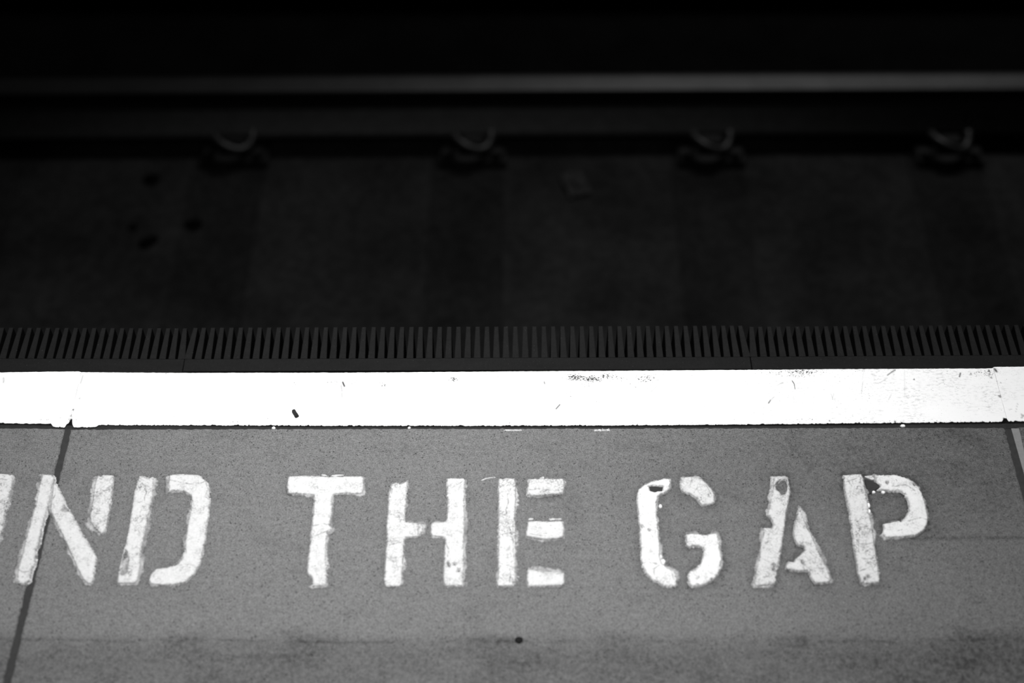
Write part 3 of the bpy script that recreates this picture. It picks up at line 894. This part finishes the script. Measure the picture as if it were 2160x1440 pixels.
def layer(name, loops_px, h, mat, parent, z0=0.0, jit=0.0006, seed=0.0, grow=0.0, prof=None, step=0.0016, sm=2):
    """thick coat of paint: outline loops (first outer, then chips) -> rounded slab on the floor"""
    loops = []
    for li, lp in enumerate(loops_px):
        Wd = np.array([at(x, y, z0)[:2] for x, y in lp])
        per = np.sum(np.hypot(*(Wd - np.roll(Wd, 1, 0)).T))
        Q = smooth_loop(resample(Wd, min(step, per / 14)), sm if li == 0 else 1)
        ccw = area2(Q) > 0
        if (li == 0) != ccw:
            Q = Q[::-1]
        T = np.roll(Q, -2, 0) - np.roll(Q, 2, 0)
        T /= np.maximum(np.hypot(T[:, 0], T[:, 1]), 1e-9)[:, None]
        N = np.stack([T[:, 1], -T[:, 0]], 1)           # outward for the outer loop, into the chip for holes
        arc = np.arange(len(Q)) * step
        nz = (fbm(Q[:, 0] * 170 + 3, Q[:, 1] * 170 + seed * 3.7, seed + li, 3) - 0.5) * 2
        nz2 = (vnoise(Q[:, 0] * 900, Q[:, 1] * 900, seed + 9) - 0.5)
        j = jit * (nz * 1.3 + nz2 * 0.8)
        if grow:
            g = fbm(Q[:, 0] * 55 + 7, Q[:, 1] * 55, seed + 31, 3)
            j = j + grow * (sstep(0.30, 0.62, g) * 1.25 - 0.25)
        loops.append((Q + N * j[:, None], N))
    prof = prof or [(0.0006, 0.0), (0.0002, 0.45), (-0.0004, 0.80), (-0.0012, 0.97), (-0.0020, 1.0)]
    V, F, tops, base = [], [], [], 0
    for Q, N in loops:
        n = len(Q)
        for (off, hh) in prof:
            R = Q + N * off
            V += [(R[i, 0], R[i, 1], z0 + hh * h) for i in range(n)]
        for k in range(len(prof) - 1):
            for i in range(n):
                a = base + k * n + i; b = base + k * n + (i + 1) % n
                F.append((a, b, b + n, a + n))
        tb = base + (len(prof) - 1) * n
        tops.append(list(range(tb, tb + n)))
        base += n * len(prof)
    bm = bmesh.new()
    bv = {i: bm.verts.new((V[i][0], V[i][1], 0)) for tp in tops for i in tp}
    inv = {bvv: i for i, bvv in bv.items()}
    ed = [bm.edges.new((bv[tp[k]], bv[tp[(k + 1) % len(tp)]])) for tp in tops for k in range(len(tp))]
    bmesh.ops.triangle_fill(bm, use_beauty=True, use_dissolve=False, edges=ed, normal=(0, 0, 1))
    for fc in bm.faces:
        a, b, c = (inv[q] for q in fc.verts)
        pa, pb, pc = V[a], V[b], V[c]
        if (pb[0] - pa[0]) * (pc[1] - pa[1]) - (pb[1] - pa[1]) * (pc[0] - pa[0]) < 0:
            b, c = c, b
        F.append((a, b, c))
    bm.free()
    o = mesh_obj(name, V, F, mat, parent)
    k = len(o.data.polygons)
    return o


def w2(lp, z=0.0):
    return [tuple(at(x, y, z)[:2]) for x, y in lp]


def coat(name, outer_px, holes_px, h, mat, seed, round_w=0.0022, rag=1.0, cracks=(), grow=0.0, step=0.00075):
    """one coat of thick paint: a relief over the slab, ragged at its rim, chipped and cracked"""
    O = w2(outer_px, h * 0.35)
    xs_ = [p[0] for p in O]; ys_ = [p[1] for p in O]
    m = 0.004 + grow
    gx = np.arange(min(xs_) - m, max(xs_) + m, step)
    gy = np.arange(min(ys_) - m, max(ys_) + m, step)
    X, Y = np.meshgrid(gx, gy)
    sd = poly_sd(X, Y, O)
    nb = fbm(X * 130 + seed, Y * 130, seed, 3) - 0.5
    nf = fbm(X * 620, Y * 620 + seed, seed + 4, 3) - 0.5
    patch = sstep(0.52, 0.70, fbm(X * 48 + 5, Y * 48 + seed, seed + 8, 2))
    s_ = sd + 0.0007 + rag * (0.0011 * nb + 0.0011 * nf + patch * (0.0030 * nf - 0.0006))
    if grow:
        g = fbm(X * 60 + 7, Y * 60, seed + 31, 3)
        s_ = s_ + grow * (sstep(0.30, 0.64, g) * 1.3 - 0.4)
    for hp in holes_px:
        hd = poly_sd(X, Y, w2(hp, h * 0.35))
        s_ = np.minimum(s_, -(hd + 0.0012 * nf + 0.0005 * nb))
    t = np.clip(s_ / round_w, 0, 1)
    top = h * np.sqrt(np.maximum(1 - (1 - t) ** 2, 0))
    top = top * (0.90 + 0.22 * (fbm(X * 90, Y * 90 + 3, seed + 12, 3) - 0.5) + 0.10 * nf)
    Z = np.where(s_ > 0, top, np.maximum(s_ * 1.2, -0.0012))
    ck = np.zeros_like(X)
    for cp in cracks:
        wp = w2(cp, h * 0.5)
        wx = 0.0016 * (fbm(X * 260, Y * 260, seed + 3, 2) - 0.5)
        wy = 0.0016 * (fbm(X * 260 + 9, Y * 260, seed + 5, 2) - 0.5)
        for i in range(len(wp) - 1):
            dd = seg_dist(X + wx, Y + wy, wp[i], wp[i + 1])
            ck = np.maximum(ck, 1 - sstep(0.0001, 0.0009, dd))
    Z = Z - np.where(s_ > 0, ck * 0.0006, 0)
    keep = s_ > -step * 2.2
    R, K = X.shape
    idx = np.arange(R * K).reshape(R, K)
    q = np.stack([idx[:-1, :-1], idx[:-1, 1:], idx[1:, 1:], idx[1:, :-1]], -1).reshape(-1, 4)
    kq = keep.ravel()[q].any(1)
    q = q[kq]
    used = np.unique(q)
    remap = np.full(R * K, -1); remap[used] = np.arange(len(used))
    q = remap[q]
    V = np.stack([X.ravel()[used], Y.ravel()[used], Z.ravel()[used]], 1)
    me = bpy.data.meshes.new(name)
    me.vertices.add(len(V)); me.vertices.foreach_set('co', V.astype(np.float32).ravel())
    me.loops.add(q.size); me.loops.foreach_set('vertex_index', q.astype(np.int32).ravel())
    me.polygons.add(len(q))
    me.polygons.foreach_set('loop_start', np.arange(0, q.size, 4, dtype=np.int32))
    me.polygons.foreach_set('loop_total', np.full(len(q), 4, dtype=np.int32))
    me.update(calc_edges=True)
    me.polygons.foreach_set('use_smooth', [True] * len(q))
    me.materials.append(mat)
    for an, arr in (('rim', 1 - sstep(0.0, 0.0036, s_)), ('crack', ck)):
        a = me.attributes.new(an, 'FLOAT', 'POINT')
        a.data.foreach_set('value', arr.ravel()[used].astype(np.float32))
    o = bpy.data.objects.new(name, me)
    C.objects.link(o)
    return o


def blob(name, x, y, rx, ry, h, mat, parent, seed=0):
    c = at(x, y)
    px = (at(x + 10, y) - at(x - 10, y)).length / 20
    py = (at(x, y - 10) - at(x, y + 10)).length / 20
    V, F, n = [], [], 12
    r_ = random.Random(seed + x)
    wob = [r_.uniform(0.88, 1.12) for _ in range(n)]
    for k, (s, z) in enumerate(((1.0, 0.0), (0.97, 0.45), (0.75, 0.85), (0.35, 1.0))):
        for i in range(n):
            a = 2 * math.pi * i / n
            V.append((c.x + rx * px * s * wob[i] * math.cos(a), c.y + ry * py * s * wob[i] * math.sin(a), z * h))
    for k in range(3):
        for i in range(n):
            F.append((k * n + i, k * n + (i + 1) % n, (k + 1) * n + (i + 1) % n, (k + 1) * n + i))
    F.append(tuple(range(3 * n, 4 * n)))
    return mesh_obj(name, V, F, mat, parent, smooth=True)


for li, (ch, label, strokes, extra) in enumerate(LET):
    allp = [q for s in strokes for q in cr(s[0], s[1])]
    bx = sum(q[0] for q in allp) / len(allp); by = max(q[1] for q in allp)
    base = at(bx, by)
    root = empty('painted_letter', base)
    tag(root, label, 'letter', 'stencilled letters of the platform warning')
    kids = []
    for si, (reg, lp, holes, mat, sh, h) in enumerate(strokes):
        outer = cr(reg, lp)
        hl_ = [cr(reg, hh) for hh in holes]
        sd = li * 7.3 + si * 1.9
        # the older coats, seen where the newer one does not reach
        crk = [cr(g_, c_) for (g_, k_, c_) in CRACKS.get(ch, ()) if k_ == si]
        kids.append(coat('undercoat', shift(outer, *sh), [] if ch in 'ND' else hl_, 0.0013, M_OLD, sd + 3, 0.0012, 1.5, grow=0.0025))
        kids.append(coat('stroke', outer, hl_, h * 1.3, mat, sd, 0.0024 if h > 0.0025 else 0.0020, 1.0, crk))
    for ei, e in enumerate(extra):
        if e[0] == 'paint_sliver':
            kids.append(layer('paint_sliver', [cr(e[2], e[1])], 0.0008, M_WORN, None, 0.0, 0.0003, li + ei, sm=1, step=0.001,
                              prof=[(0.0002, 0.0), (-0.0002, 1.0)]))
        elif e[0] == 'grime':
            g = layer('grime_patch', [cr(e[2], e[1])], 0.0012, M_SEAL, None, 0.0, 0.0006, li + ei, sm=1,
                      prof=[(0.0003, 0.0), (-0.0004, 1.0)])
            g['label'] = 'dark bare patch in the paint'
            kids.append(g)
        else:
            x, y, rx, ry = e[1]
            d = blob('paint_drop', x, y, rx, ry, 0.0026, M_DROP, None, ei)
            kids.append(d)
    for o in kids:
        o.parent = root
        o.matrix_parent_inverse.identity()
        o.data.transform(__import__('mathutils').Matrix.Translation(-base))

# ------------------------------------------------------------------ little things lying about
def lying(name, x, y, rx, ry, h, mat, label, cat, seed=0, group=None, dz=0.0):
    o = blob(name, x, y, rx, ry, h, mat, None, seed)
    c = at(x, y)
    o.data.transform(__import__('mathutils').Matrix.Translation(-c))
    o.location = (c.x, c.y, dz)
    return tag(o, label, cat, group)


def scrap(x0, y0, x1, y1, wpx, h, label):
    a, b = at(x0, y0), at(x1, y1)
    d = (b - a); L = d.length; ang = math.atan2(d.y, d.x)
    w2 = (at(x0 + wpx, y0) - at(x0, y0)).length / 2
    V = []
    for t, s, z in ((0, 0.55, .7), (0.12, 0.95, 1), (0.5, 1.0, .85), (0.62, .9, .7), (0.7, 1.05, .95), (0.93, 1.0, 1), (1.0, .6, .6)):
        V += [(t * L, -w2 * s, 0), (t * L, -w2 * s * .8, h * z), (t * L, w2 * s * .8, h * z), (t * L, w2 * s, 0)]
    F = [(0, 1, 2, 3)]
    n = len(V) // 4
    for k in range(n - 1):
        for i in range(4):
            j = (i + 1) % 4
            F.append((k * 4 + i, k * 4 + 4 + i, k * 4 + 4 + j, k * 4 + j))
    F.append(tuple((n - 1) * 4 + i for i in (3, 2, 1, 0)))
    o = mesh_obj('rubber_scrap', V, F, M_DARK)
    o.location = (a.x, a.y, 0.0006)
    o.rotation_euler = (0, 0, ang)
    return tag(o, label, 'scrap')


scrap(618.5, 866, 627.5, 880.5, 9.0, 0.003, 'small black elongated scrap lying on the white edge strip')
lying('chewing_gum', 1094.5, 1350, 9.0, 7.0, 0.0022, M_GUM, 'dark round trodden spot on the slab below the wording', 'gum', 5)
GF = 'white paint flakes in the groove behind the edge'
lying('paint_flake', 577, 901, 4.0, 2.8, 0.0022, M_DROP, 'white paint crumb in the groove below the black scrap', 'paint flake', 1, GF, -0.0022)
lying('paint_flake', 1905, 896.5, 5.4, 2.8, 0.0022, M_DROP, 'white paint crumb in the groove above the letter P', 'paint flake', 2, GF, -0.0022)
def streak(x0, x1, y, hw, mat, label, seed):
    o = coat('paint_flake', [(x0, y - hw), (x1, y - hw), (x1 + 2, y + hw * 0.6), (x1 - 3, y + hw), (x0 + 2, y + hw)], [], 0.0009, mat, seed, 0.0005, 0.8,
             step=0.0005)
    c = at((x0 + x1) / 2, y)
    o.data.transform(__import__('mathutils').Matrix.Translation(-c))
    o.location = (c.x, c.y, 0.0)
    return tag(o, label, 'paint flake', GF)


streak(1253, 1284, 907.2, 1.4, M_PAINT2, 'long white paint streak at the slab edge left of letter G', 3)
streak(1062, 1098, 907.0, 0.5, M_PAINT, 'thin pale paint streak at the slab edge above the letter E', 5)
lying('paint_flake', 863, 900.5, 3.5, 2.8, 0.0014, M_PAINT, 'pale paint crumb in the groove above the letter H', 'paint flake', 4, GF, -0.0022)

# ------------------------------------------------------------------ track
ZB = -1.05
Y_W = at(1080, 786).y
RAIL_Y = 2.746
PIT_Y0 = RAIL_Y + 0.16
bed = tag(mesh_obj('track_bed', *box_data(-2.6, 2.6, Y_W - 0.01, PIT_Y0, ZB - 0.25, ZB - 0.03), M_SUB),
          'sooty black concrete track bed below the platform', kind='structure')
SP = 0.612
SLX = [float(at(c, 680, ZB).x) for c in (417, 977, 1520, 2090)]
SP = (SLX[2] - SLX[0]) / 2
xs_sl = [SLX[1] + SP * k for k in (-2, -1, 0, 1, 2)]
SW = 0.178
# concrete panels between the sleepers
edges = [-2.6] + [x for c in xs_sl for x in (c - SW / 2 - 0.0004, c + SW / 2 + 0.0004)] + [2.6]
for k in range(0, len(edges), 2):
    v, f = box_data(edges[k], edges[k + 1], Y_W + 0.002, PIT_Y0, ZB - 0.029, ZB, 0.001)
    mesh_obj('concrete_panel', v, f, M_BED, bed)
ORD = {-2: 'sleeper at far left of the track, mostly hidden in the dark', -1: 'dark timber sleeper under the leftmost visible rail clip',
       0: 'dark timber sleeper left of centre, behind the middle rubber comb', 1: 'dark timber sleeper right of centre under a rail clip',
       2: 'dark timber sleeper under the rightmost rail clip'}
GS = 'timber sleepers crossing the track bed'
GC = 'spring clips holding the rail'
CL = {-1: 'sooty rail clip at the left, dimmest of the four', 0: 'sooty rail clip with a pale curved spring, second from left',
      1: 'sooty rail clip with a pale curved spring, third from left', 2: 'sooty rail clip with a pale curved spring, rightmost of the four'}


def tube(pts, r, n=8):
    V, F = [], []
    P = [Vector(p) for p in pts]
    for i, p in enumerate(P):
        d = (P[min(i + 1, len(P) - 1)] - P[max(i - 1, 0)]).normalized()
        a = d.cross(Vector((0, 0, 1)))
        if a.length < 0.01:
            a = Vector((1, 0, 0))
        a.normalize(); b = d.cross(a)
        for k in range(n):
            t = 2 * math.pi * k / n
            V.append(tuple(p + a * r * math.cos(t) + b * r * math.sin(t)))
    for i in range(len(P) - 1):
        for k in range(n):
            k2 = (k + 1) % n
            F.append((i * n + k, i * n + k2, (i + 1) * n + k2, (i + 1) * n + k))
    F.append(tuple(range(n))[::-1]); F.append(tuple((len(P) - 1) * n + k for k in range(n)))
    return V, F


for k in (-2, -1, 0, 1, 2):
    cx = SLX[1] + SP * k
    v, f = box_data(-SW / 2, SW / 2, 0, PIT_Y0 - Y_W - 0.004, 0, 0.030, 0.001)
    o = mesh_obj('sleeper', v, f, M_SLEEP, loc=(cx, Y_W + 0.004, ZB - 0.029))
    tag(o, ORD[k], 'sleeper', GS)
    if k not in CL:
        continue
    c = empty('rail_clip', (cx + 0.014, RAIL_Y - 0.075, ZB + 0.0015))
    tag(c, CL[k], 'rail clip', GC)
    v, f = box_data(-0.085, 0.085, -0.085, 0.002, 0, 0.016, 0.004)
    mesh_obj('base_plate', v, f, M_IRON, c)
    v, f = box_data(-0.03, 0.03, -0.045, -0.010, 0.016, 0.045, 0.006)
    mesh_obj('shoulder', v, f, M_IRON, c)
    pts = []
    for i in range(19):
        a = math.pi * (0.92 + 1.15 * i / 18)
        pts.append((0.046 * math.cos(a), -0.022 + 0.050 * math.sin(a), 0.050 + 0.010 * math.sin(a * 2)))
    v, f = tube(pts, 0.0095)
    mesh_obj('spring', v, f, M_CLIP, c, smooth=True)
    for bxx in (-0.062, 0.062):
        V, F = [], []
        for z in (0.016, 0.032):
            V += [(bxx + 0.014 * math.cos(t * math.pi / 3), -0.06 + 0.014 * math.sin(t * math.pi / 3), z) for t in range(6)]
        F = [tuple(range(6, 12))] + [(i, (i + 1) % 6, 6 + (i + 1) % 6, 6 + i) for i in range(6)]
        mesh_obj('bolt', V, F, M_IRON, c)

# running rail: profile swept along the track with a very slight curve
ZR = ZB + 0.022
HR = 0.122
prof = [(-0.068, 0.0), (-0.068, 0.011), (-0.030, 0.024), (-0.014, 0.040), (-0.009, 0.055), (-0.009, 0.078), (-0.034, 0.088), (-0.036, 0.108),
        (-0.030, 0.119), (-0.016, HR), (0.016, HR), (0.030, 0.119), (0.036, 0.108), (0.034, 0.088), (0.009, 0.078), (0.009, 0.055),
        (0.014, 0.040), (0.030, 0.024), (0.068, 0.011), (0.068, 0.0)]


def sweep(name, ids, mat, parent, closed=True):
    n = len(ids); V, F = [], []
    xs_ = np.linspace(-2.5, 2.5, 41)
    for x in xs_:
        dy = 0.008 * x - 0.002 * x * x
        V += [(x, prof[i][0] + dy, prof[i][1]) for i in ids]
    for s in range(40):
        for i in range(n):
            j = (i + 1) % n
            F.append((s * n + i, s * n + j, (s + 1) * n + j, (s + 1) * n + i))
    F.append(tuple(range(n))[::-1]); F.append(tuple(40 * n + i for i in range(n)))
    return mesh_obj(name, V, F, mat, parent)


rail = empty('running_rail', (0, RAIL_Y, ZR))
tag(rail, 'steel running rail with a faintly shining worn top across the dark track', 'rail')
sweep('foot_and_web', [0, 1, 2, 3, 4, 5, 14, 15, 16, 17, 18, 19], M_RUST, rail)
sweep('rail_head', [5, 6, 7, 8, 9, 10, 11, 12, 13, 14], M_STEEL, rail)
for k in (-2, -1, 0, 1, 2):                # pads that carry the foot on the sleepers
    cx = SLX[1] + SP * k
    v, f = box_data(cx - 0.07, cx + 0.07, -0.066, 0.066, -0.0185, 0.0, 0.0)
    mesh_obj('rail_pad', v, f, M_IRON, rail)

# deep pit between the rails and its far side
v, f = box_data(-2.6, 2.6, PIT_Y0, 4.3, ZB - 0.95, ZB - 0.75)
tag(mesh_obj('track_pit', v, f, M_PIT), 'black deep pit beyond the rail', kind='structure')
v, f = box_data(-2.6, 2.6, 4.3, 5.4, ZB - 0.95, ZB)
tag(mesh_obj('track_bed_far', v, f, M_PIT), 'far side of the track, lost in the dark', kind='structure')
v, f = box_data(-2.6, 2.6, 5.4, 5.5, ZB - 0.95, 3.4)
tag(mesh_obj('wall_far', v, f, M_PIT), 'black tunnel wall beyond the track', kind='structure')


tl_ = empty('tunnel_lamp', (TRACK_LAMP[0], 5.399, TRACK_LAMP[2]))
tag(tl_, 'dim tube lamp fixed on the far tunnel wall', 'lamp')
v, f = box_data(-1.25, 1.25, -0.05, 0.0, -0.14, 0.14, 0.0)
mesh_obj('housing', v, f, M_HOOD, tl_)
t2 = bpy.data.lights.new('tunnel_lamp_tube', 'AREA')
t2.shape = 'RECTANGLE'; t2.size = 2.4; t2.size_y = 0.25; t2.energy = TRACK_POWER
t2o = bpy.data.objects.new('tunnel_lamp_tube', t2)
C.objects.link(t2o)
t2o.parent = tl_
t2o.location = (0, -0.16, 0)
t2o.rotation_euler = (math.radians(-90 + 40), 0, 0)


def stone(x, y, rx, ry, h, ang, label, seed, mat=M_STONE, name='stone', cat='stone', group='dark stones on the track bed'):
    c = at(x, y, ZB)
    r_ = random.Random(seed)
    V, F = [], []
    n = 9
    for z, s in ((0.0, 0.9), (0.35, 1.0), (0.8, 0.75), (1.0, 0.4)):
        for i in range(n):
            a = 2 * math.pi * i / n
            q = r_.uniform(0.82, 1.15) * s
            V.append((rx * q * math.cos(a), ry * q * math.sin(a), h * z * r_.uniform(0.9, 1.05)if z else 0))
    for k in range(3):
        for i in range(n):
            j = (i + 1) % n
            F.append((k * n + i, k * n + j, (k + 1) * n + j, (k + 1) * n + i))
    F.append(tuple(range(3 * n, 4 * n)))
    F.append(tuple(range(n))[::-1])
    o = mesh_obj(name, V, F, mat, loc=(c.x, c.y, ZB))
    o.rotation_euler = (0, 0, ang)
    return tag(o, label, cat, group)


stone(322, 379, 0.022, 0.019, 0.014, 0.2, 'black stone at the left of the track bed, nearest the rail', 1)
stone(314, 511, 0.026, 0.017, 0.014, 0.8, 'black elongated stone at the left of the track bed, nearest the comb', 2)
stone(411, 476, 0.022, 0.018, 0.014, 0.1, 'faint black stone on the left sleeper', 3)
stone(282, 480, 0.012, 0.010, 0.008, 0.1, 'smallest faint dark stone at the left of the track bed', 4)


def litter(x, y):
    c = at(x, y, ZB)
    V, F, n = [], [], 9
    r_ = random.Random(3)
    for j in range(n):
        for i in range(n):
            u, t = i / (n - 1) - 0.5, j / (n - 1) - 0.5
            V.append((u * 0.055 + r_.uniform(-.003, .003), t * 0.085 + r_.uniform(-.003, .003), 0.006 + 0.014 * r_.random() * (1 - 1.2 * max(abs(u), abs(t)))))
    for j in range(n - 1):
        for i in range(n - 1):
            a = j * n + i
            F.append((a, a + 1, a + n + 1, a + n))
    o = mesh_obj('paper_scrap', V, F, M_PAPER, loc=(c.x, c.y, ZB))
    m = o.modifiers.new('thickness', 'SOLIDIFY'); m.thickness = 0.001
    o.rotation_euler = (0, 0, 0.3)
    return tag(o, 'dim pale crumpled scrap on the track bed between two sleepers', 'litter')


litter(1213, 392)
